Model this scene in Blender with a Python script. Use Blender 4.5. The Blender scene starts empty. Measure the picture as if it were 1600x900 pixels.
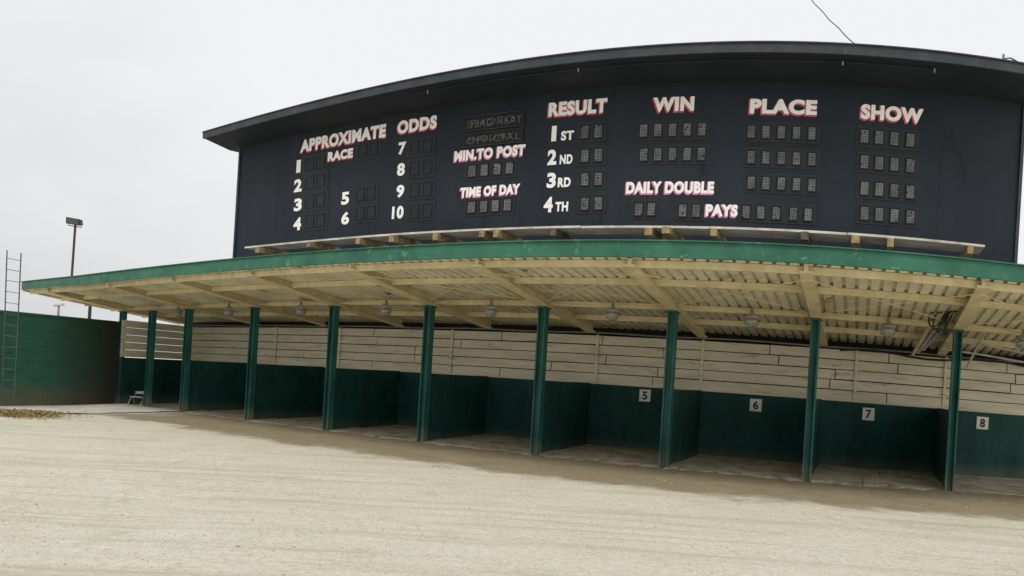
import bpy, bmesh, math, random
from mathutils import Vector, noise, Matrix
random.seed(7)
R=math.radians
S=bpy.context.scene; C=S.collection
F=1203.0; EYE=1.55; RHO=math.atan(0.06); CR,SR=math.cos(RHO),math.sin(RHO); Y0=580.0
TH0=550.0/F
DP,DF,DB,DS=13.3,10.5,16.0,11.6      # post line, canopy front, back wall, tote board face (metres out)
def sag(x): return min(9.0,7.0*((x-850)/650.0)**2)
def W(X,Y,Z):
    """long curved building: position along the building, distance, height -> world"""
    r=math.hypot(X,Y); th=math.atan2(X,Y)
    return ((th+TH0)*r, r, Z-sag(1350+F*th)*min(r,30)/F)
def gz(x,y):
    return -sag(800+F*x/max(y,0.5))*min(max(y,0.5),30)/F
def inv(px,py,D):
    du=px-800; dv=Y0-py
    u=du*CR-dv*SR; v=du*SR+dv*CR
    th=(u-550)/F; r=D/math.cos(th)
    return D*math.tan(th), EYE+(v+sag(800+u))*r/F
def raw(px,py,r):
    du=px-800; dv=Y0-py
    u=du*CR-dv*SR; v=du*SR+dv*CR
    return (u*r/F, r, EYE+v*r/F)

# ------------------------------------------------ materials
def mat(name,c1,c2=None,scale=3.0,rough=0.8,bump=0.0,bscale=40,stretch=(1,1,1),spots=None,metal=0.0,dirt=None,spec=0.3,spots2=None):
    m=bpy.data.materials.new(name); m.use_nodes=True; nt=m.node_tree; N=nt.nodes; L=nt.links
    b=N['Principled BSDF']; b.inputs['Roughness'].default_value=rough; b.inputs['Metallic'].default_value=metal
    b.inputs['Specular IOR Level'].default_value=spec
    if c2 is None: c2=tuple(c*.8 for c in c1)
    tc=N.new('ShaderNodeTexCoord'); mp=N.new('ShaderNodeMapping'); mp.inputs['Scale'].default_value=stretch
    L.new(tc.outputs['Object'],mp.inputs['Vector'])
    n=N.new('ShaderNodeTexNoise'); n.inputs['Scale'].default_value=scale; n.inputs['Detail'].default_value=4; n.inputs['Roughness'].default_value=0.65
    L.new(mp.outputs[0],n.inputs['Vector'])
    rp=N.new('ShaderNodeValToRGB'); rp.color_ramp.elements[0].position=0.33; rp.color_ramp.elements[1].position=0.67
    rp.color_ramp.elements[0].color=(*c2,1); rp.color_ramp.elements[1].color=(*c1,1)
    L.new(n.outputs['Fac'],rp.inputs['Fac']); out=rp.outputs['Color']
    for sp_ in (spots,spots2):
        if not sp_: continue
        col,sc,th=sp_[:3]
        n2=N.new('ShaderNodeTexNoise'); n2.inputs['Scale'].default_value=sc; n2.inputs['Detail'].default_value=5; n2.inputs['Roughness'].default_value=0.7
        L.new(mp.outputs[0],n2.inputs['Vector'])
        r2=N.new('ShaderNodeValToRGB'); r2.color_ramp.elements[0].position=th; r2.color_ramp.elements[1].position=th+(sp_[3] if len(sp_)>3 else .04)
        L.new(n2.outputs['Fac'],r2.inputs['Fac'])
        mx=N.new('ShaderNodeMixRGB'); mx.inputs[2].default_value=(*col,1)
        L.new(r2.outputs['Color'],mx.inputs[0]); L.new(out,mx.inputs[1]); out=mx.outputs[0]
    if dirt:
        col,zt=dirt     # ground splash: stronger near the foot
        ge=N.new('ShaderNodeNewGeometry'); sp=N.new('ShaderNodeSeparateXYZ'); L.new(ge.outputs['Position'],sp.inputs[0])
        mr=N.new('ShaderNodeMapRange'); mr.inputs['From Min'].default_value=zt; mr.inputs['From Max'].default_value=-0.1
        L.new(sp.outputs['Z'],mr.inputs['Value'])
        ml=N.new('ShaderNodeMath'); ml.operation='MULTIPLY'; L.new(mr.outputs[0],ml.inputs[0]); L.new(n.outputs['Fac'],ml.inputs[1])
        mx=N.new('ShaderNodeMixRGB'); mx.inputs[2].default_value=(*col,1)
        L.new(ml.outputs[0],mx.inputs[0]); L.new(out,mx.inputs[1]); out=mx.outputs[0]
    L.new(out,b.inputs['Base Color'])
    if bump:
        n3=N.new('ShaderNodeTexNoise'); n3.inputs['Scale'].default_value=bscale; n3.inputs['Detail'].default_value=2
        L.new(mp.outputs[0],n3.inputs['Vector'])
        bp=N.new('ShaderNodeBump'); bp.inputs['Strength'].default_value=bump; bp.inputs['Distance'].default_value=0.02
        L.new(n3.outputs['Fac'],bp.inputs['Height']); L.new(bp.outputs[0],b.inputs['Normal'])
    return m
M={}
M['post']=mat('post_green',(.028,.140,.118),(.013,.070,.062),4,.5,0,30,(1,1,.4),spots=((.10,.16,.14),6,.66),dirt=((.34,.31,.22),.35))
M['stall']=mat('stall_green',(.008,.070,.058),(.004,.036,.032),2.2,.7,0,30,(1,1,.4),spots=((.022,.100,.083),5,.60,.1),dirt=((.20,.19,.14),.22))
M['fascia']=mat('fascia_green',(.045,.180,.115),(.026,.110,.074),1.8,.6,.05,30,(1,1,1),spots=((.10,.22,.15),5,.60),spots2=((.03,.06,.04),9,.64))
M['beige']=mat('beige_steel',(.76,.65,.40),(.58,.48,.28),3,.7,0,30,spots=((.28,.17,.09),4,.66))
M['deck']=mat('deck_underside',(.80,.75,.57),(.62,.57,.41),1.6,.75,0,30,(1,.6,1),spots=((.44,.34,.20),1.8,.54,.14),spots2=((.12,.065,.035),3.0,.63,.05))
M['siding']=mat('cream_siding',(.78,.73,.57),(.60,.56,.43),2.0,.8,0,30,(.5,.5,3),spots=((.42,.37,.26),3,.58,.12))
M['dark']=mat('cavity_shade',(.025,.025,.02),None,3,.9,0)  # near-black colour standing in for the shade behind the siding
M['board']=mat('board_navy',(.021,.028,.038),(.013,.019,.027),1.0,.6,0,8,(1,1,.35),spots=((.036,.045,.056),7,.66,.08),spots2=((.008,.011,.016),2.3,.60,.1),spec=.2)
M['edge']=mat('board_roof_edge',(.055,.064,.072),(.030,.036,.042),2,.6,.08,20,spots=((.10,.11,.115),7,.64))
M['soffit']=mat('board_soffit',(.018,.023,.029),None,2,.7,0)
M['white']=mat('white_lettering',(.95,.94,.92),(.84,.83,.82),9,.6,0,spots=((.55,.54,.54),14,.66))
M['red']=mat('red_lettering',(.62,.10,.16),(.48,.07,.12),9,.6,0)
M['pink']=mat('pink_lettering',(.72,.26,.40),(.58,.18,.30),9,.6,0)
M['greyletter']=mat('grey_lettering',(.17,.175,.18),(.07,.07,.075),16,.6,0)
M['panel']=mat('display_panel',(.016,.020,.026),(.011,.014,.019),6,.5,0)
M['cell']=mat('lamp_cell',(.30,.31,.30),(.13,.14,.14),5,.5,0)
M['celldim']=mat('lamp_cell_dim',(.040,.050,.050),(.020,.026,.030),5,.5,0)
M['rim']=mat('window_rim',(.009,.011,.014),None,6,.4,0)
M['plank']=mat('plank_edge',(.74,.71,.64),(.40,.37,.31),4,.8,0,30,(.8,1,1))
M['timber']=mat('bracket_timber',(.48,.36,.20),(.20,.145,.08),7,.85,.2,30)
M['timber2']=mat('bracket_timber_dark',(.17,.145,.10),(.07,.06,.045),7,.85,.2,30)
M['metal']=mat('weathered_metal',(.34,.34,.33),(.19,.19,.18),6,.5,0,30,metal=.3)
M['pipe']=mat('pale_pipe',(.52,.52,.48),(.34,.33,.29),6,.6,0)
M['lampcap']=mat('lamp_enamel',(.40,.40,.36),(.24,.24,.21),6,.5,0)
M['ladder']=mat('ladder_metal',(.11,.135,.12),(.06,.08,.07),6,.6,0)
M['darkmetal']=mat('dark_metal',(.035,.037,.04),(.02,.02,.022),6,.5,0)
M['rusty']=mat('rusty_pole',(.12,.065,.055),(.07,.045,.04),8,.8,0)
M['wire']=mat('black_wire',(.03,.03,.03),None,8,.6,0)
M['sign']=mat('sign_white',(.80,.81,.78),(.66,.67,.64),10,.6,0)
M['black']=mat('sign_black',(.012,.012,.012),None,10,.6,0)
M['chair']=mat('white_paint',(.55,.56,.54),(.34,.35,.34),8,.6,0)
M['leaf']=mat('dry_leaf',(.40,.29,.13),(.20,.135,.06),20,.9,0)
M['concrete']=mat('pavement',(.66,.64,.58),(.52,.50,.44),1.6,.9,.2,60,spots=((.38,.35,.29),2.2,.60))
M['slab']=mat('stall_floor_concrete',(.50,.47,.38),(.31,.28,.21),1.7,.9,0,60,spots=((.22,.185,.12),2.6,.50,.14),spots2=((.60,.58,.50),6,.62,.06))
M['stone']=mat('pebble',(.52,.48,.38),(.30,.27,.20),3,.9,0)
M['lens']=mat('lamp_lens',(.12,.13,.14),None,5,.2,0)
M['glass']=mat('lamp_glass',(.55,.56,.50),(.34,.35,.31),9,.3,0)
# brick
m=bpy.data.materials.new('green_brick'); m.use_nodes=True; nt=m.node_tree;N=nt.nodes;L=nt.links;b=N['Principled BSDF']; b.inputs['Roughness'].default_value=.75
tc=N.new('ShaderNodeTexCoord'); sp=N.new('ShaderNodeSeparateXYZ'); cb=N.new('ShaderNodeCombineXYZ'); L.new(tc.outputs['Object'],sp.inputs[0]); L.new(sp.outputs['X'],cb.inputs['X']); L.new(sp.outputs['Z'],cb.inputs['Y'])
bt=N.new('ShaderNodeTexBrick'); bt.inputs['Scale'].default_value=1; bt.inputs['Brick Width'].default_value=.32; bt.inputs['Row Height'].default_value=.10; bt.inputs['Mortar Size'].default_value=.011
bt.inputs['Color1'].default_value=(.015,.100,.066,1); bt.inputs['Color2'].default_value=(.026,.135,.088,1); bt.inputs['Mortar'].default_value=(.036,.130,.094,1); L.new(cb.outputs[0],bt.inputs['Vector'])
n=N.new('ShaderNodeTexNoise'); n.inputs['Scale'].default_value=2.2; n.inputs['Detail'].default_value=5; L.new(tc.outputs['Object'],n.inputs['Vector'])
mr=N.new('ShaderNodeMapRange'); mr.inputs['From Min'].default_value=.95; mr.inputs['From Max'].default_value=.15; L.new(sp.outputs['Z'],mr.inputs['Value'])
ml=N.new('ShaderNodeMath'); ml.operation='MULTIPLY'; L.new(mr.outputs[0],ml.inputs[0]); L.new(n.outputs['Fac'],ml.inputs[1])
ml2=N.new('ShaderNodeMath'); ml2.operation='MULTIPLY'; ml2.inputs[1].default_value=1.7; ml2.use_clamp=True; L.new(ml.outputs[0],ml2.inputs[0])
mx=N.new('ShaderNodeMixRGB'); mx.inputs[2].default_value=(.20,.135,.085,1); L.new(ml2.outputs[0],mx.inputs[0]); L.new(bt.outputs['Color'],mx.inputs[1])
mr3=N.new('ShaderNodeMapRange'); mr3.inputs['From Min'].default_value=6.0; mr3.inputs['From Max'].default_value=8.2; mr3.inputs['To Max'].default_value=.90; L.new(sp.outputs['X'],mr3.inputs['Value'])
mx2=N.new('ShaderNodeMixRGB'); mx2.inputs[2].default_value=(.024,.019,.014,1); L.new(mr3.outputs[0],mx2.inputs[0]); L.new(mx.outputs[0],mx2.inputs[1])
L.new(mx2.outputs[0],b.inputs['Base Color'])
bp=N.new('ShaderNodeBump'); bp.inputs['Strength'].default_value=.6; bp.inputs['Distance'].default_value=.01; bp.invert=True; L.new(bt.outputs['Fac'],bp.inputs['Height']); L.new(bp.outputs[0],b.inputs['Normal'])
M['brick']=m

# ------------------------------------------------ mesh helper
ORG={}
class MB:
    def __init__(s,f=None): s.v=[]; s.f=[]; s.m=f if f else (lambda x,y,z:(x,y,z))
    def add(s,p): s.v.append(s.m(*p)); return len(s.v)-1
    def loft(s,rings,caps=True,closed=True):
        ids=[[s.add(p) for p in r] for r in rings]; n=len(rings[0])
        for a,b in zip(ids,ids[1:]):
            for i in range(n if closed else n-1):
                j=(i+1)%n; s.f.append((a[i],a[j],b[j],b[i]))
        if caps and closed: s.f.append(tuple(ids[0][::-1])); s.f.append(tuple(ids[-1]))
        return s
    def sweepX(s,prof,x0,x1,step=.4):      # prof: (y,z)
        n=max(1,int(abs(x1-x0)/step+.5))
        return s.loft([[(x0+(x1-x0)*i/n,y,z) for y,z in prof] for i in range(n+1)])
    def boxX(s,x0,x1,y0,y1,z0,z1,step=.4): return s.sweepX([(y0,z0),(y1,z0),(y1,z1),(y0,z1)],x0,x1,step)
    def quad(s,x0,x1,y,z0,z1): s.f.append(tuple(s.add(p) for p in [(x0,y,z0),(x1,y,z0),(x1,y,z1),(x0,y,z1)]))
    def tube(s,pts,r,n=7):
        P=[Vector(s.m(*p)) for p in pts]; ids=[]
        for i,p in enumerate(P):
            t=(P[min(i+1,len(P)-1)]-P[max(i-1,0)]).normalized()
            a=t.cross(Vector((0,0,1)) if abs(t.z)<.9 else Vector((1,0,0))).normalized(); b=t.cross(a)
            rr=r[i] if isinstance(r,(list,tuple)) else r
            ring=[]
            for k in range(n):
                q=p+a*math.cos(2*math.pi*k/n)*rr+b*math.sin(2*math.pi*k/n)*rr; s.v.append(tuple(q)); ring.append(len(s.v)-1)
            ids.append(ring)
        for A,B in zip(ids,ids[1:]):
            for k in range(n): s.f.append((A[k],A[(k+1)%n],B[(k+1)%n],B[k]))
        s.f.append(tuple(ids[0][::-1])); s.f.append(tuple(ids[-1])); return s
    def lathe(s,prof,c=(0,0,0),n=18):
        ids=[]
        for r,z in prof:
            ids.append([s.add((c[0]+r*math.cos(2*math.pi*k/n),c[1]+r*math.sin(2*math.pi*k/n),c[2]+z)) for k in range(n)])
        for A,B in zip(ids,ids[1:]):
            for k in range(n): s.f.append((A[k],A[(k+1)%n],B[(k+1)%n],B[k]))
        s.f.append(tuple(ids[0][::-1])); s.f.append(tuple(ids[-1])); return s
    def build(s,name,mt,parent=None,smooth=False):
        o0=Vector(ORG.get(parent.name,(0,0,0))) if parent else Vector((0,0,0))
        me=bpy.data.meshes.new(name); me.from_pydata([tuple(Vector(v)-o0) for v in s.v],[],s.f); me.update()
        bm=bmesh.new(); bm.from_mesh(me); bmesh.ops.recalc_face_normals(bm,faces=bm.faces); bm.to_mesh(me); bm.free()
        if smooth:
            for p in me.polygons: p.use_smooth=True
        me.materials.append(M[mt]); o=bpy.data.objects.new(name,me); C.objects.link(o)
        if parent: o.parent=parent; ORG[o.name]=tuple(o0)
        return o
def tag(o,label=None,cat=None,group=None,kind=None):
    if label:o['label']=label
    if cat:o['category']=cat
    if group:o['group']=group
    if kind:o['kind']=kind
    return o
def thing(name,loc,label,cat,group=None):
    o=bpy.data.objects.new(name,None); o.empty_display_size=.2; C.objects.link(o); o.location=loc; ORG[o.name]=tuple(loc)
    return tag(o,label,cat,group)

# ------------------------------------------------ ground
def axis(a,b,st,far):
    l=[]; x=a
    while x<=b+1e-6: l.append(x); x+=st
    d=st; x=a
    while x>-far: d*=1.5; x-=d; l.insert(0,x)
    d=st; x=b
    while x<far: d*=1.5; x+=d; l.append(x)
    return l
xs=axis(-24,14,.16,900); ys=axis(3,29,.16,1200)
def und(x,y): return .018*noise.noise(Vector((x*.7,y*.7,0)))+.008*noise.noise(Vector((x*3,y*3,1))) if 3<y<29 else 0
gv=[];A=[];Bt=[]
for y in ys:
    for x in xs:
        rr=max(y,.5); th=x/rr-TH0
        th=max(-1.5,min(1.5,th)) if y>.5 else 1.4
        X_=rr*math.sin(th); Y_=rr*math.cos(th)
        gv.append((x,y,gz(x,y)+und(x,y))); A.append(Y_ if y>.6 else 0); Bt.append(X_)
nx=len(xs); gf=[(j*nx+i,j*nx+i+1,(j+1)*nx+i+1,(j+1)*nx+i) for j in range(len(ys)-1) for i in range(nx-1)]
me=bpy.data.meshes.new('ground'); me.from_pydata(gv,[],gf); me.update()
a=me.attributes.new('dist','FLOAT','POINT'); a.data.foreach_set('value',A)
a=me.attributes.new('along','FLOAT','POINT'); a.data.foreach_set('value',Bt)
for p in me.polygons: p.use_smooth=True
m=bpy.data.materials.new('sandy_ground'); m.use_nodes=True; nt=m.node_tree;N=nt.nodes;L=nt.links;b=N['Principled BSDF']; b.inputs['Roughness'].default_value=.95; b.inputs['Specular IOR Level'].default_value=.1
tc=N.new('ShaderNodeTexCoord')
def nz(sc,det=4,ro=.65,stretch=None,rot=14):
    n=N.new('ShaderNodeTexNoise'); n.inputs['Scale'].default_value=sc; n.inputs['Detail'].default_value=det; n.inputs['Roughness'].default_value=ro
    src=tc.outputs['Object']
    if stretch:
        mp=N.new('ShaderNodeMapping'); mp.inputs['Scale'].default_value=stretch; mp.inputs['Rotation'].default_value=(0,0,R(rot)); L.new(src,mp.inputs[0]); src=mp.outputs[0]
    L.new(src,n.inputs['Vector']); return n.outputs['Fac']
def ramp(fac,stops):
    r=N.new('ShaderNodeValToRGB'); e=r.color_ramp.elements
    e[0].position,e[0].color=stops[0][0],(*stops[0][1],1); e[1].position,e[1].color=stops[1][0],(*stops[1][1],1)
    L.new(fac,r.inputs[0]); return r.outputs[0]
def mix(f,a_,b_,bt='MIX'):
    x=N.new('ShaderNodeMixRGB'); x.blend_type=bt
    for i,v in enumerate((f,a_,b_)):
        if isinstance(v,(int,float)): x.inputs[i].default_value=v
        elif isinstance(v,tuple): x.inputs[i].default_value=(*v,1)
        else: L.new(v,x.inputs[i])
    return x.outputs[0]
def math_(op,a_,b_=None,cl=False):
    x=N.new('ShaderNodeMath'); x.operation=op; x.use_clamp=cl
    for i,v in enumerate((a_,b_)):
        if v is None: continue
        if isinstance(v,(int,float)): x.inputs[i].default_value=v
        else: L.new(v,x.inputs[i])
    return x.outputs[0]
def sstep(v,lo,hi):
    x=N.new('ShaderNodeMapRange'); x.interpolation_type='SMOOTHSTEP'; x.inputs['From Min'].default_value=lo; x.inputs['From Max'].default_value=hi; L.new(v,x.inputs['Value']); return x.outputs[0]
at=N.new('ShaderNodeAttribute'); at.attribute_name='dist'; dist=at.outputs['Fac']
at=N.new('ShaderNodeAttribute'); at.attribute_name='along'; along=at.outputs['Fac']
fine=nz(13,6,.78)
sand=ramp(nz(.55,3),[(.3,(.62,.585,.445)),(.7,(.74,.715,.595))])
sand=mix(.55,sand,ramp(fine,[(.3,(.48,.445,.335)),(.72,(.86,.83,.72))]))
sand=mix(math_('MULTIPLY',sstep(nz(1.0,5,.7,(.16,2.6,1)),.48,.66),.45),sand,(.47,.435,.31))       # dragged streaks
sand=mix(math_('MULTIPLY',sstep(nz(2.2,3,.6,(.10,2.2,1),-9),.56,.66),.35),sand,(.44,.41,.29))    # tracks
sand=mix(math_('MULTIPLY',sstep(nz(1.3,5,.72),.55,.70),.45),sand,(.46,.44,.28))
sand=mix(sstep(nz(48,2,.8),.61,.69),sand,(.25,.215,.15))
wob=math_('MULTIPLY',math_('SUBTRACT',nz(.9,6,.7),.5),2.2)
d2=math_('ADD',dist,wob)
band=math_('MULTIPLY',sstep(d2,10.2,10.9),sstep(math_('ADD',along,wob),-16.3,-15.2))
dirtc=mix(.55,ramp(nz(1.4,4),[(.3,(.215,.17,.095)),(.7,(.37,.31,.19))]),ramp(fine,[(.3,(.16,.13,.075)),(.7,(.42,.36,.24))]))
col=mix(math_('MULTIPLY',band,.92),sand,dirtc)
L.new(col,b.inputs['Base Color'])
bp=N.new('ShaderNodeBump'); bp.inputs['Strength'].default_value=.8; bp.inputs['Distance'].default_value=.04; L.new(fine,bp.inputs['Height']); L.new(bp.outputs[0],b.inputs['Normal'])
me.materials.append(m); go=bpy.data.objects.new('ground',me); C.objects.link(go); tag(go,kind='structure')
# pavement pad at the left
pv=MB(W)
ny=24
rows=[]
for j in range(ny+1):
    Y=6.5+(13.2-6.5)*j/ny; xl=-17.2-1.7*(Y-6.5)/7.0-.1; xr=-15.9+.35*noise.noise(Vector((Y*1.3,0,5)))-.02*(Y-6.5)
    row=[]
    for i in range(9):
        x=xl+(xr-xl)*i/8; p=W(x,Y,0); pv.v.append((p[0],p[1],p[2]+.03)); row.append(len(pv.v)-1)
    rows.append(row)
for a_,b_ in zip(rows,rows[1:]):
    for i in range(8): pv.f.append((a_[i],a_[i+1],b_[i+1],b_[i]))
tag(pv.build('pavement','concrete'),kind='structure')
# fallen leaves
lf=MB()
for k in range(2600):
    t=random.gauss(0,1)
    cx,cy,_=W(-15.75+.42*t,8.1+random.gauss(0,.55),0); cz=gz(cx,cy)+.036+random.random()*.05*max(0,1-abs(t)/2)
    s_=random.uniform(.02,.045); an=random.random()*6.28
    pts=[(cx+s_*math.cos(an+q),cy+s_*math.sin(an+q)*.8,cz+random.uniform(-.012,.02)) for q in (0,1.4,3.1,4.7)]
    i0=len(lf.v); lf.v+=pts; lf.f.append((i0,i0+1,i0+2,i0+3))
for k in range(40):
    cx,cy,_=W(-6.1+random.gauss(0,.2),10.2+random.gauss(0,.12),0); cz=gz(cx,cy)+.012
    s_=random.uniform(.01,.02); an=random.random()*6.28
    i0=len(lf.v); lf.v+=[(cx+s_*math.cos(an+q),cy+s_*math.sin(an+q),cz+random.uniform(-.005,.006)) for q in (0,1.4,3.1,4.7)]; lf.f.append((i0,i0+1,i0+2,i0+3))
tag(lf.build('fallen_leaves','leaf'),'dry brown leaves gathered on the pale ground by the brick wall','leaves',kind='stuff')
pb=MB()
for k in range(3000):
    y=random.uniform(4.6,13); x=random.uniform(-.72,.72)*y; s_=random.uniform(.006,.017)*(1 if random.random()<.96 else 1.6); z=gz(x,y)+und(x,y)
    i0=len(pb.v)
    for q in range(5): an=q*1.257+k; pb.v.append((x+s_*random.uniform(.7,1.2)*math.cos(an),y+s_*random.uniform(.7,1.2)*math.sin(an),z-.003))
    pb.v.append((x,y,z+s_*.6))
    for q in range(5): pb.f.append((i0+q,i0+(q+1)%5,i0+5))
tag(pb.build('loose_gravel','stone'),'loose small pebbles strewn over the sandy yard','gravel',kind='stuff')

# ------------------------------------------------ shed
XL,XR=-20.5,6.0
zr=lambda Y:3.30-.109*(Y-10.5)
shed=thing('stall_shed',W(-8.5,DP,0),'long green open fronted horse stall shed with sloping beige metal canopy','shed')
def xpost(px,py): 
    return inv(px,py,DP)[0]
PX=[xpost(*p) for p in [(1497,520),(1275,503),(1052,487),(850,480),(672,475),(523,477),(399,480),(296,482)]]
PXall=PX+[xpost(239,485),xpost(193,487)]
ZT=2.79
for X in PXall:
    m_=MB(W); w=.078; d=.09
    prof=[(-w,-d),(-w+.026,-d),(-w+.026,-.012),(w-.026,-.012),(w-.026,-d),(w,-d),(w,d),(w-.026,d),(w-.026,.012),(-w+.026,.012),(-w+.026,d),(-w,d)]
    m_.loft([[(X+a_,DP+c,z) for a_,c in prof] for z in (-.3,ZT)])
    m_.loft([[(X+a_,DP+c,z) for a_,c in ((-.11,-.12),(.11,-.12),(.11,.12),(-.11,.12))] for z in (ZT-.02,ZT)])
    m_.build('post','post',shed)
# concrete pads in the bays (cracked slabs with an uneven front edge)
PS=sorted(PX+[4.13,6.4]); fs=MB(W)
for x0,x1 in zip(PS,PS[1:]):
    cuts=[DP-.02,DP+.9+random.uniform(-.2,.2),DB-.01]
    for ya,yb in zip(cuts,cuts[1:]):
        xm=x0+.05+(x1-x0-.1)*random.uniform(.35,.65)
        for xa,xb in ((x0+.045,xm-.006),(xm+.006,x1-.045)):
            n_=14; h=.026+random.uniform(-.004,.004)
            fr=[(xa+(xb-xa)*i/n_, ya+.006+((.20*noise.noise(Vector((xa*1.3+i*.35,1,3)))+.05*random.uniform(-1,1)) if ya<DP+.1 else .010*noise.noise(Vector((xa*3+i,2,3))))) for i in range(n_+1)]
            lead=.10 if ya<DP+.1 else 0
            fs.loft([[(X,Y-lead,-.1),(X,yb-.006,-.1),(X,yb-.006,h+.02),(X,Y,h),(X,Y-lead,h-.03 if lead else h-.001)] for X,Y in fr])
o_=fs.build('stall_floor','slab'); tag(o_,kind='structure')
def zb(Y):
    if Y<DP: t=(Y-10.6)/(DP-10.6); return 3.17+(ZT+.005-3.17)*t
    t=(Y-DP)/(16-DP); return ZT+.005+(2.50-ZT)*t
for X in PX+[xpost(193,487),4.13]:
    m_=MB(W); Ys=[10.6,11.2,12,12.7,DP,14,15,15.95]
    m_.loft([[(X-.095,Y,zb(Y)),(X+.095,Y,zb(Y)),(X+.095,Y,zb(Y)+.03),(X-.095,Y,zb(Y)+.03)] for Y in Ys])
    m_.loft([[(X-.03,Y,zb(Y)+.03),(X+.03,Y,zb(Y)+.03),(X+.03,Y,zr(Y)-.002),(X-.03,Y,zr(Y)-.002)] for Y in Ys])
    m_.build('roof_girder','beige',shed)
for Y in (10.72,11.8,DP+.35,14.9):
    z=zr(Y); MB(W).boxX(XL+.1,XR,Y-.035,Y+.035,z-.11,z-.004).build('purlin','beige',shed)
dk=MB(W); st=[]; x=XL
while x<XR:
    st+= [(x,0),(x+.125,0),(x+.135,.045),(x+.180,.045)]; x+=.19
Ys=[10.52,11.3,12.1,12.9,13.7,14.5,15.3,16.05,16.6]
ids=[[dk.add((x,Y,zr(Y)+h)) for x,h in st] for Y in Ys]
for a_,b_ in zip(ids,ids[1:]):
    for i in range(len(st)-1): dk.f.append((a_[i],a_[i+1],b_[i+1],b_[i]))
dk.build('roof_deck','deck',shed)
rt=MB(W); rt.sweepX([(10.52,3.39),(16.6,2.73),(16.6,2.76),(10.52,3.42)],XL,XR); rt.build('roof_covering','metal',shed)
MB(W).sweepX([(10.44,3.28),(10.50,3.28),(10.50,3.50),(10.44,3.50)],XL,XR,.3).build('fascia','fascia',shed)
MB(W).sweepX([(10.41,3.505),(10.60,3.505),(10.60,3.525),(10.41,3.525)],XL-.02,XR,.3).build('fascia_cap','fascia',shed)
e=MB(W); e.loft([[(XL-.03,Y,zr(Y)-.06),(XL,Y,zr(Y)-.06),(XL,Y,zr(Y)+.1),(XL-.03,Y,zr(Y)+.1)] for Y in (10.5,12,13.5,15,16.6)]); e.build('end_fascia','beige',shed)
XBL=-19.3
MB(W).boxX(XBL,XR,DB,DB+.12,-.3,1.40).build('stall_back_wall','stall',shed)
MB(W).boxX(XBL-.6,XR,DB+.45,DB+.51,-.3,2.70).build('shade_backing','dark',shed)  # added dark backing: blocks the sky so the siding and eaves gaps look shaded
sd=MB(W)
for k in range(5):
    z0=1.42+.210*k; x=XBL; seg=0
    while x<XR:
        L_=random.choice([2.5,3.7,5.0]); x1=min(XR,x+L_); o_=random.uniform(-.012,.012)
        y0=DB+.02+o_; dz=random.uniform(-.004,.003)
        sd.sweepX([(y0,z0+dz),(y0+.025,z0+dz),(y0+.06,z0+.192+dz),(y0+.035,z0+.192+dz)],x,x1-.02); x=x1
sd.build('siding','siding',shed)
MB(W).boxX(XBL,XR,DB-.02,DB+.05,1.385,1.418).build('wall_rail','siding',shed)
for px in (430,530,705,933,1098,1340,1480):
    X=inv(px,545,DB)[0]; MB(W).boxX(X-.03,X+.03,DB-.004,DB+.006,1.43,2.47).build('batten','siding',shed)
for X in PX:
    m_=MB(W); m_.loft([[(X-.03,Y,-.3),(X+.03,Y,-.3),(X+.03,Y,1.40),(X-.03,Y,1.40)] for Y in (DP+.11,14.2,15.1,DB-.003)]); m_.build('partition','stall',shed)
a_=Vector((-11.62,22.85,0)); c_=Vector(W(XBL,DB,0)); c_.z=0
def slab(mb,a_,c_,z0,z1,t=.06):
    d=(c_-a_).normalized(); n_=Vector((d.y,-d.x,0))*t/2
    P=[a_-n_,c_-n_,c_+n_,a_+n_]; i0=len(mb.v)
    for z in (z0,z1):
        for p in P: mb.v.append((p.x,p.y,z))
    for q in [(0,1,2,3),(7,6,5,4),(0,4,5,1),(1,5,6,2),(2,6,7,3),(3,7,4,0)]: mb.f.append(tuple(i0+k for k in q))
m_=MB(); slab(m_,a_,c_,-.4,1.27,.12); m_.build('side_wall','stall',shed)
m_=MB()
for k in range(5): slab(m_,a_,c_,1.29+.22*k,1.29+.22*k+.210,.05)
m_.build('side_siding','siding',shed)
PXs=sorted(PX+[4.13])
for i,(x0,x1) in enumerate(zip(PXs,PXs[1:])):
    if i<3: continue
    for (ya,yb) in ((10.9,13.2),(13.2,10.9)):
        m_=MB(W); m_.tube([(x0+(x1-x0)*t/6,ya+(yb-ya)*t/6,zr(ya+(yb-ya)*t/6)-.13) for t in range(7)],.008,5); m_.build('tie_rod','beige',shed)
m_=MB(W); m_.tube([(XBL+.2+i*.5,DB-.08,2.50+.01*math.sin(i)) for i in range(50)],.018,6); m_.build('conduit','metal',shed)
m_=MB(W); m_.tube([(XBL+.2+i*.5,DP+.05,zr(DP)-.13) for i in range(50)],.014,6); m_.build('lighting_conduit','beige',shed)

# ------------------------------------------------ lamps under canopy
LX=[inv(px,py,DP)[0] for px,py in [(278,487),(357,487),(470,483),(603,483),(767,484),(957,489),(1174,505),(1387,522),(1598,545)]]
NM=['leftmost under the canopy','second from the left under the canopy','third from the left under the canopy','fourth from the left under the canopy','fifth from the left under the canopy','above the stall numbered 5','above the stall numbered 6','above the stall numbered 7','at the right picture edge above the stall numbered 8']
LZ=2.75
ORG_L=W(LX[0],DP,LZ)
lp=thing('canopy_lamp',ORG_L,'caged glass lamp '+NM[0],'lamp','caged lamps hanging under the canopy')
o=ORG_L
MB().lathe([(.025,.17),(.025,.08),(.07,.07),(.09,.04),(.125,.02),(.13,.0),(.06,-.01)],o).build('lamp_cap','lampcap',lp,True)
MB().lathe([(.055,-.011),(.098,-.04),(.104,-.08),(.08,-.13),(.03,-.15)],o).build('glass_globe','glass',lp,True)
wg=MB()
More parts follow.
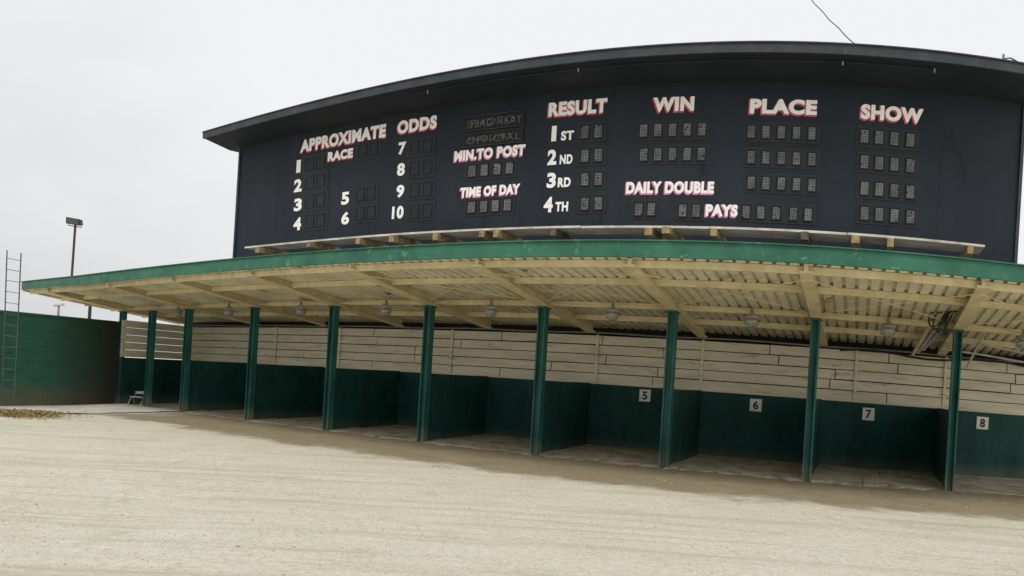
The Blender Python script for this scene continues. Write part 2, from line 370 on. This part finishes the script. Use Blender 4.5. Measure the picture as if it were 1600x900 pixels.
for k in range(8):
    an=k*math.pi/4
    wg.tube([(o[0]+rr*math.cos(an),o[1]+rr*math.sin(an),o[2]+zz) for rr,zz in ((.125,.0),(.125,-.07),(.10,-.14),(.02,-.17))],.005,4)
for rr,zz in ((.127,-.04),(.115,-.11)):
    wg.tube([(o[0]+rr*math.cos(t*.524),o[1]+rr*math.sin(t*.524),o[2]+zz) for t in range(13)],.005,4)
wg.build('wire_guard','metal',lp)
for X,nm in zip(LX[1:],NM[1:]):
    c=lp.copy(); C.objects.link(c); c.location=W(X,DP,LZ); c['label']='caged glass lamp '+nm
    for ch in lp.children:
        d=ch.copy(); C.objects.link(d); d.parent=c

# ------------------------------------------------ text
def textmesh(s,offset):
    cu=bpy.data.curves.new('t','FONT'); cu.body=s; cu.size=1; cu.offset=offset; cu.space_character=1.10; cu.resolution_u=4; cu.fill_mode='FRONT'
    o=bpy.data.objects.new('t',cu); C.objects.link(o); bpy.context.view_layer.update()
    dg=bpy.context.evaluated_depsgraph_get(); me=bpy.data.meshes.new_from_object(o.evaluated_get(dg))
    v=[tuple(q.co) for q in me.vertices]; f=[tuple(p.vertices) for p in me.polygons]
    bpy.data.objects.remove(o); bpy.data.curves.remove(cu); bpy.data.meshes.remove(me)
    return v,f
def puttext(s,X0,X1,zc,h,D,mt,name,parent,off=.025,grow=0,dx=0,dz=0):
    v,f=textmesh(s,off); 
    x0=min(q[0] for q in v);x1=max(q[0] for q in v);z0=min(q[1] for q in v);z1=max(q[1] for q in v)
    sx=(X1-X0)/(x1-x0); sz=h/(z1-z0)
    if grow: v,f=textmesh(s,off+grow)
    mb=MB(W); cxm=(x0+x1)/2; czm=(z0+z1)/2
    for q in v: mb.add(((X0+X1)/2+(q[0]-cxm)*sx+dx,D,zc+(q[1]-czm)*sz+dz))
    mb.f=f
    return mb.build(name,mt,parent)

# ------------------------------------------------ number signs
for s,px,py in [('5',1008,618),('6',1181,633),('7',1357,647),('8',1535,661)]:
    X,Z=inv(px,py,DB)
    t=thing('stall_number_sign',W(X,DB,Z-.13),'small white square sign reading %s on the green back wall'%s,'sign','stall number signs')
    MB(W).boxX(X-.125,X+.125,DB-.02,DB-.004,Z-.13,Z+.13).build('sign_plate','sign',t)
    puttext(s,X-.055,X+.055,Z,.18,DB-.024,'black','numeral',t,.03)

# ------------------------------------------------ tote board
XB0=inv(366,397,DS)[0]; XB1=inv(1587,412,DS)[0]; ZB0,ZB1=3.74,6.21
tb=thing('tote_board',W(-5,DS,ZB0),'huge dark navy racetrack results board with white and red lettering above the canopy','scoreboard')
fb=MB(W); fb.boxX(XB0,XB1,DS,12.5,ZB0,ZB1+.06,.3); face=fb.build('board_face','board',tb)
MB(W).boxX(XB0-.02,XB0+.03,DS-.03,DS-.002,ZB0,ZB1-.01).build('edge_trim','edge',tb)
MB(W).boxX(XB1-.03,XB1+.02,DS-.03,DS-.002,ZB0,ZB1-.01).build('edge_trim','edge',tb)
MB(W).sweepX([(10.83,6.30),(11.6,6.20),(13.3,6.30),(13.3,6.46),(10.83,6.42)],XB0-.34,XB1+.4,.3).build('board_roof','soffit',tb)
MB(W).boxX(XB0-.37,XB1+.42,10.79,10.825,6.30,6.43,.3).build('roof_edge','edge',tb)
MB(W).boxX(XB0-.38,XB1+.44,10.77,10.90,6.434,6.452,.3).build('roof_flashing','edge',tb)
for X in [XB0+ (XB1-XB0)*k/12 for k in range(1,12)]:
    MB(W).boxX(X-.003,X+.003,DS-.003,DS-.001,ZB0,ZB1-.02).build('panel_seam','panel',tb)
xa=inv(640,140,10.95)[0]; xb=inv(1462,112,10.95)[0]
m_=MB(W); n_=40; m_.tube([(xa+(xb-xa)*i/n_,10.95,6.25) for i in range(n_+1)],.011,6); m_.build('conduit','soffit',tb)
for px,py in [(670,132),(905,102),(1317,98),(1460,112)]:
    X=inv(px,py,10.95)[0]; m_=MB(W); m_.boxX(X-.010,X+.010,10.92,10.935,6.20,6.26); m_.build('hanger','metal',tb)
PIX=lambda px,py:inv(px,py,DS)
def head(s,l,r,cy,h,mt='red',off=.055):
    X0,_=PIX(l,cy); X1,_=PIX(r,cy); Xm,Z=PIX((l+r)/2,cy); rr=math.hypot(Xm,DS); H_=h*rr/F
    ltr=puttext(s,X0,X1,Z,H_,DS-.012,'white','lettering',tb,off)
    puttext(s,X0,X1,Z,H_,DS-.007,mt,'letter_shadow',ltr,off,.030,-.014,-.016)
head('APPROXIMATE',471,603,216,20.5)
head('ODDS',622,683,195,21)
head('RACE',513,552,242,15,'red')
head('MIN.TO POST',711,821,239,17,'pink')
head('TIME OF DAY',720,813,298,16,'pink')
head('RESULT',858,949,168,22.5)
head('WIN',1021,1085,163,22.5)
head('PLACE',1172,1277,167,23.5)
head('SHOW',1345,1443,178,23.5)
head('DAILY DOUBLE',979,1116,293,19,'pink')
head('PAYS',1103,1153,329,19,'pink')
def num(s,cx,cy,w,h,name='numeral',off=.045):
    X0,_=PIX(cx-w/2,cy); X1,_=PIX(cx+w/2,cy); Xm,Z=PIX(cx,cy); rr=math.hypot(Xm,DS)
    puttext(s,X0,X1,Z,h*rr/F,DS-.010,'white',name,tb,off)
for s,cx,cy in [('1',467,260),('2',466,290),('3',466,320),('4',465,350),('5',540,310),('6',540,341),('7',629,232),('8',627,265),('9',626,299)]:
    num(s,cx,cy,6.5 if s=='1' else 12,20)
num('10',622,332,18,20)
for s,sx,t,tx,cy in [('1',866,'ST',887,209),('2',863,'ND',885,246),('3',862,'RD',882,282),('4',857,'TH',878,320)]:
    num(s,sx,cy,7.5 if s=='1' else 14,24); num(t,tx,cy+3,20,15,'lettering')
def display(xs_,cy,dim=False,w=15,h=23):
    X0,_=PIX(xs_[0]-w/2-5,cy); X1,_=PIX(xs_[-1]+w/2+5,cy); Xm,Z=PIX(sum(xs_)/len(xs_),cy); rr=math.hypot(Xm,DS); H_=(h+9)*rr/F
    p=MB(W); p.boxX(X0,X1,DS-.008,DS-.0015,Z-H_/2,Z+H_/2); pn=p.build('display_panel','panel',tb)
    for x in xs_:
        a0,_=PIX(x-w/2,cy); a1,_=PIX(x+w/2,cy); hh=h*rr/F
        q=MB(W); t_=.015
        q.boxX(a0,a1,DS-.022,DS-.009,Z-hh/2,Z-hh/2+t_); q.boxX(a0,a1,DS-.022,DS-.009,Z+hh/2-t_,Z+hh/2)
        q.boxX(a0,a0+t_,DS-.020,DS-.009,Z-hh/2,Z+hh/2); q.boxX(a1-t_,a1,DS-.020,DS-.009,Z-hh/2,Z+hh/2)
        fr=q.build('digit_window','panel' if dim else 'rim',pn)
        me_=fr.data; me_.materials.append(M['celldim' if dim else 'cell'])
        nxc,nyc=5,8; i0=a0+t_+.004; i1=a1-t_-.004; j0=Z-hh/2+t_+.004; j1=Z+hh/2-t_-.004
        g_=MB(W)
        for i in range(nxc):
            for j in range(nyc):
                if random.random()<.03: continue
                cx=i0+(i1-i0)*(i+.5)/nxc; cz=j0+(j1-j0)*(j+.5)/nyc; sx_=(i1-i0)/nxc*.34; sz_=(j1-j0)/nyc*.34
                g_.quad(cx-sx_,cx+sx_,DS-.013,cz-sz_,cz+sz_)
        bm=bmesh.new(); bm.from_mesh(me_); o0=Vector(ORG[fr.name])
        vs=[bm.verts.new(Vector(v)-o0) for v in g_.v]
        for f in g_.f: nf=bm.faces.new([vs[k] for k in f]); nf.material_index=1
        bm.to_mesh(me_); bm.free()
for cy in (255,284,314,345): display([484,501],cy,True,13,21)
display([567,584],234,True,13,21)
for cy in (303,333): display([563,580],cy,True,13,21)
for cy in (229,262,296,330): display([648,668],cy,True,14,22)
display([738,757,777,796],265,False,14,21); display([737,756,774,793],322,False,14,21)
for cy in (206,243,280,318): display([914,935],cy)
display([1006,1028,1051,1074,1097],203); display([1006,1028,1051,1074,1096],241)
for cy in (207,247,287): display([1174,1197,1221,1245,1269],cy)
for cy in (216,256,297,336): display([1351,1374,1398,1423],cy,False,16,24)
display([998,1018],327,False); display([1067,1088],329,False)
display([1166,1189,1213,1240,1263],333)
for (cx,cy,w,h,ws) in [(773,190,94,22,('DEAD HEAT','PHOTO')),(771,216,94,20,('OFFICIAL','INQUIRY'))]:
    X0,_=PIX(cx-w/2,cy);X1,_=PIX(cx+w/2,cy);Xm,Z=PIX(cx,cy);rr=math.hypot(Xm,DS);H_=h*rr/F
    pn=MB(W).boxX(X0,X1,DS-.02,DS-.0015,Z-H_/2,Z+H_/2).build('message_panel','black',tb)
    fm=MB(W); t_=.012
    fm.boxX(X0-t_,X1+t_,DS-.035,DS-.021,Z-H_/2-t_,Z-H_/2); fm.boxX(X0-t_,X1+t_,DS-.035,DS-.021,Z+H_/2,Z+H_/2+t_); fm.build('panel_frame','edge',pn)
    puttext(ws[0],X0+.08,X1-.05,Z-.01,H_*.5,DS-.023,'greyletter','lettering',pn,-.012)
    puttext(ws[1],X0+.14,X1-.18,Z+.005,H_*.5,DS-.026,'greyletter','lettering',pn,-.012)
# ------------------------------------------------ walkway ledge
wx0=inv(382,384,10.8)[0]; wx1=inv(1540,386,10.8)[0]
wk=thing('wooden_ledge',W(-5,10.8,3.66),'long narrow plank ledge on timber brackets below the navy board','ledge')
x=wx0
while x<wx1-.1:
    x1=min(wx1,x+random.uniform(1.7,3.0)); dz=random.uniform(-.012,.010); dy=random.uniform(-.02,.02)
    MB(W).boxX(x,x1-.01,10.8+dy,11.35,3.780+dz,3.812+dz).build('plank','plank',wk); x=x1
for i,px in enumerate([402,483,558,612,678,748,773,860,1010,1040,1113,1257,1337,1392,1518]):
    X=inv(px,372,10.7)[0]; f_=random.uniform(-.06,.08); w=random.uniform(.042,.062); hh=random.uniform(.09,.125)
    MB(W).boxX(X-w,X+w,10.72+f_,DS-.004,3.765-hh,3.765).build('bracket','timber' if i in (3,5,9,10,13,1) else 'timber2' if i%2 else 'timber',wk)

# ------------------------------------------------ brick wall
P0=Vector((-14.9,15.0,-.4)); P1=Vector((-11.65,22.75,-.4)); Lw=(P1-P0).length; ang=math.atan2(P1.y-P0.y,P1.x-P0.x)
bw=thing('brick_wall',P0,'dark green painted brick wall at the left side of the yard','wall'); bw.rotation_euler=(0,0,ang)
def localbox(name,mt,parent,x0,x1,y0,y1,z0,z1):
    ORG[parent.name]=(0,0,0); m_=MB(); m_.boxX(x0,x1,y0,y1,z0,z1,99); return m_.build(name,mt,parent)
localbox('wall_body','brick',bw,0,Lw,-.0,.22,0,2.66)
localbox('wall_coping','brick',bw,-.02,Lw+.0,-.03,.25,2.663,2.72)
# ladder
ld=thing('ladder',raw(14,628,19.3),'tall thin metal ladder standing upright against the green brick wall','ladder')
r_=19.35
a0,a1=Vector(raw(3,632,r_)),Vector(raw(11,391,r_)); b0,b1=Vector(raw(22,634,r_)),Vector(raw(33,395,r_))
MB().tube([a0,a1],.014,6).build('rail','ladder',ld); MB().tube([b0,b1],.014,6).build('rail','ladder',ld)
for k in range(1,14):
    t=k/14+.02
    MB().tube([a0.lerp(a1,t),b0.lerp(b1,t)],.009,6).build('rung','ladder',ld)
# floodlight pole on canopy
Xf,Zf=inv(118,347,12.0); fx,fy,fz=W(Xf,12,Zf); bz=W(Xf,12,3.25)[2]
fl_=thing('floodlight_pole',(fx,fy,bz),'short rusty pole carrying a dark floodlight on the left end of the canopy','floodlight')
MB().tube([(fx-.02,fy,bz),(fx,fy,fz-.09)],.035,8).build('pole','rusty',fl_)
ca,sa=math.cos(.12),math.sin(.12)
def rt_(x,y,z): return (fx+x*ca+z*sa,fy+y,fz-x*sa+z*ca)
m_=MB(rt_)
P=[(-.21,-.12,-.10),(.21,-.12,-.10),(.21,-.17,.09),(-.21,-.17,.09)]; Q=[(-.16,.12,-.06),(.16,.12,-.06),(.16,.08,.10),(-.16,.08,.10)]
m_.loft([P,Q]); hd=m_.build('lamp_head','darkmetal',fl_)
m_=MB(rt_); m_.loft([[(q[0]*.86,q[1]-.004,q[2]*.8) for q in P],[(q[0]*.86,q[1]-.012,q[2]*.8) for q in P]]); m_.build('lens','lens',hd)
m_=MB(rt_); m_.tube([(-.23,0,0),(-.20,0,-.13),(.20,0,-.13),(.23,0,0)],.014,5); m_.build('yoke','darkmetal',fl_)
for px,yt,lab in [(92,477,'tiny pale distant lamp post beyond the brick wall'),(141,476,'tiny dark distant pole beyond the brick wall')]:
    p=Vector(raw(px,yt,70)); q=Vector((p.x,p.y,gz(p.x,p.y)))
    t=thing('distant_lamp_post',q,lab,'lamp post')
    MB().tube([q,p],.10 if px<100 else .14,6).build('pole','metal' if px<100 else 'darkmetal',t)
    MB().tube([p+Vector((-.45,0,-.05)),p+Vector((.45,0,.1))],.12,6).build('lamp_head','chair' if px<100 else 'darkmetal',t)
# folding chair
cx,cy,_=raw(215,630,22.3); cz=gz(cx,cy)
ch=thing('folding_chair',(cx,cy,cz),'small pale folding chair beside the second stall post from the left','chair')
m_=MB(); m_.boxX(cx-.17,cx+.17,cy-.15,cy+.15,cz+.27,cz+.29,9); m_.build('seat','chair',ch)
for sx,sy,tx in ((-.17,-.14,.12),(.17,-.14,.12),(-.17,.14,-.12),(.17,.14,-.12)):
    MB().tube([(cx+sx*1.1,cy+sy-tx,cz),(cx+sx,cy+sy+tx,cz+.28)],.010,6).build('leg','chair',ch)
m_=MB(); m_.tube([(cx-.17,cy+.16,cz+.28),(cx-.18,cy+.20,cz+.42),(cx+.14,cy+.20,cz+.44),(cx+.17,cy+.16,cz+.28)],.011,6); m_.boxX(cx-.16,cx+.13,cy+.185,cy+.20,cz+.36,cz+.43,9); m_.build('backrest','chair',ch)
# overhead wire
p0=Vector(W(*([inv(1350,76,11.0)[0],11.0]),6.43)); p1=Vector(raw(1245,-28,16))
pts=[p0.lerp(p1,i/14)+Vector((0,0,-.05*math.sin(math.pi*i/14)+(.012*math.sin(i*1.9) if 0<i<14 else 0))) for i in range(15)]
tag(MB().tube(pts,.008,5).build('overhead_wire','wire'),'thin black wire rising from the roof of the navy board','wire')
X,Z=inv(1567,98,10.9); t=thing('roof_bracket',W(X,10.9,6.43),'small metal bracket with a loose wire on the roof of the board at the right','bracket')
MB(W).tube([(X,10.88,6.45),(X,10.88,6.57)],.016,6).build('stub','metal',t)
MB(W).tube([(X,10.88,6.50),(X+.1,10.88,6.53),(X+.25,10.88,6.48),(X+.45,10.88,6.49)],.010,5).build('wire','wire',t)
# struts and cables at right under canopy
t=thing('roof_brace',W(inv(1440,555,15)[0],15,2.3),'pale metal braces and pipes slanting under the canopy between stalls 7 and 8','brace')
for k,dx in enumerate((0,14,27)):
    xa,za=inv(1426+dx*.6,556-k*4,15.2); xb,zb_=inv(1462+dx,495,13.6)
    d=.028
    MB(W).loft([[(xa-d,15.2,za),(xa+d,15.2,za),(xa+d,15.24,za+.04),(xa-d,15.24,za+.04)],[(xb-d,13.6,zb_),(xb+d,13.6,zb_),(xb+d,13.64,zb_+.04),(xb-d,13.64,zb_+.04)]]).build('brace_bar','pipe' if k else 'beige',t)
for k,(pa,pb_) in enumerate([((1440,520),(1600,552)),((1470,545),(1600,566)),((1490,500),(1600,528)),((1510,575),(1540,520))]):
    xa,za=inv(*pa,14.6); xb,zb_=inv(*pb_,14.4)
    MB(W).tube([(xa,14.6,za),((xa+xb)/2,14.5,(za+zb_)/2+.015),(xb,14.4,zb_)],.02,6).build('pipe','pipe' if k!=2 else 'darkmetal',t)
t=thing('hanging_cables',W(inv(1475,490,13)[0],13,2.9),'dark loops of cable hanging from the canopy near the rightmost full post','cable')
for k in range(4):
    pts=[]; D_=12.9-k*.08
    for i in range(17):
        a_=i/16*math.pi*1.25; X,Z=inv(1466+k*7+15*math.cos(a_+.3+k*.4),476+24*math.sin(a_)*(1+.2*k)+i*1.5,D_); pts.append((X,D_,min(Z,zr(D_)-.02)))
    MB(W).tube(pts,.013,6).build('cable','wire',t)
tag(MB(W).tube([(inv(1500,566,15.6)[0]+i*.35,15.6,2.42+.05*math.sin(i*.9)) for i in range(-7,12)],.025,6).build('sagging_cable','wire'),'thick dark cable sagging along the top of the cream siding at right','cable')

# ------------------------------------------------ world, light, camera
w=bpy.data.worlds.new('World'); S.world=w; w.use_nodes=True; nt=w.node_tree;N=nt.nodes;L=nt.links
for n in list(N): N.remove(n)
out=N.new('ShaderNodeOutputWorld'); sky=N.new('ShaderNodeTexSky'); sky.sky_type='NISHITA'; sky.sun_disc=False
SE,SA=R(58),R(205); sky.sun_elevation=SE; sky.sun_rotation=SA; sky.dust_density=4
b1=N.new('ShaderNodeBackground'); b1.inputs['Strength'].default_value=.08; L.new(sky.outputs[0],b1.inputs[0])
tc=N.new('ShaderNodeTexCoord'); mp=N.new('ShaderNodeMapping'); mp.inputs['Scale'].default_value=(1,1,2.2); L.new(tc.outputs['Generated'],mp.inputs[0])
n=N.new('ShaderNodeTexNoise'); n.inputs['Scale'].default_value=1.6; n.inputs['Detail'].default_value=5; n.inputs['Roughness'].default_value=.5; L.new(mp.outputs[0],n.inputs['Vector'])
sp=N.new('ShaderNodeSeparateXYZ'); L.new(tc.outputs['Generated'],sp.inputs[0])
m1=N.new('ShaderNodeMath'); m1.operation='MULTIPLY_ADD'; m1.inputs[1].default_value=.45; L.new(sp.outputs['X'],m1.inputs[0]); L.new(n.outputs['Fac'],m1.inputs[2])
m2=N.new('ShaderNodeMath'); m2.operation='MULTIPLY_ADD'; m2.inputs[1].default_value=.5; L.new(sp.outputs['Z'],m2.inputs[0]); L.new(m1.outputs[0],m2.inputs[2])
rp=N.new('ShaderNodeValToRGB'); rp.color_ramp.elements[0].position=.20; rp.color_ramp.elements[0].color=(.72,.735,.755,1); rp.color_ramp.elements[1].position=.60; rp.color_ramp.elements[1].color=(.945,.945,.955,1)
L.new(m2.outputs[0],rp.inputs[0]); b2=N.new('ShaderNodeBackground'); b2.inputs['Strength'].default_value=1.0; L.new(rp.outputs[0],b2.inputs[0])
ms=N.new('ShaderNodeMixShader'); ms.inputs[0].default_value=.93; L.new(b1.outputs[0],ms.inputs[1]); L.new(b2.outputs[0],ms.inputs[2]); L.new(ms.outputs[0],out.inputs[0])
sl=bpy.data.lights.new('sun','SUN'); sl.energy=1.5; sl.angle=R(18); sl.color=(1,.97,.91); so=bpy.data.objects.new('sun',sl); C.objects.link(so)
d=Vector((math.sin(SA)*math.cos(SE),math.cos(SA)*math.cos(SE),math.sin(SE))); so.rotation_euler=d.to_track_quat('Z','Y').to_euler()
cam=bpy.data.cameras.new('camera'); co=bpy.data.objects.new('camera',cam); C.objects.link(co)
cam.sensor_width=36; cam.lens=F/1600*36; cam.shift_y=(Y0-450)/1600; cam.clip_end=3000; cam.clip_start=.1
co.matrix_world=Matrix(((CR,-SR,0,0),(0,0,-1,0),(SR,CR,0,EYE),(0,0,0,1)))
S.camera=co
S.view_settings.view_transform='Standard'; S.view_settings.look='None'; S.view_settings.exposure=0
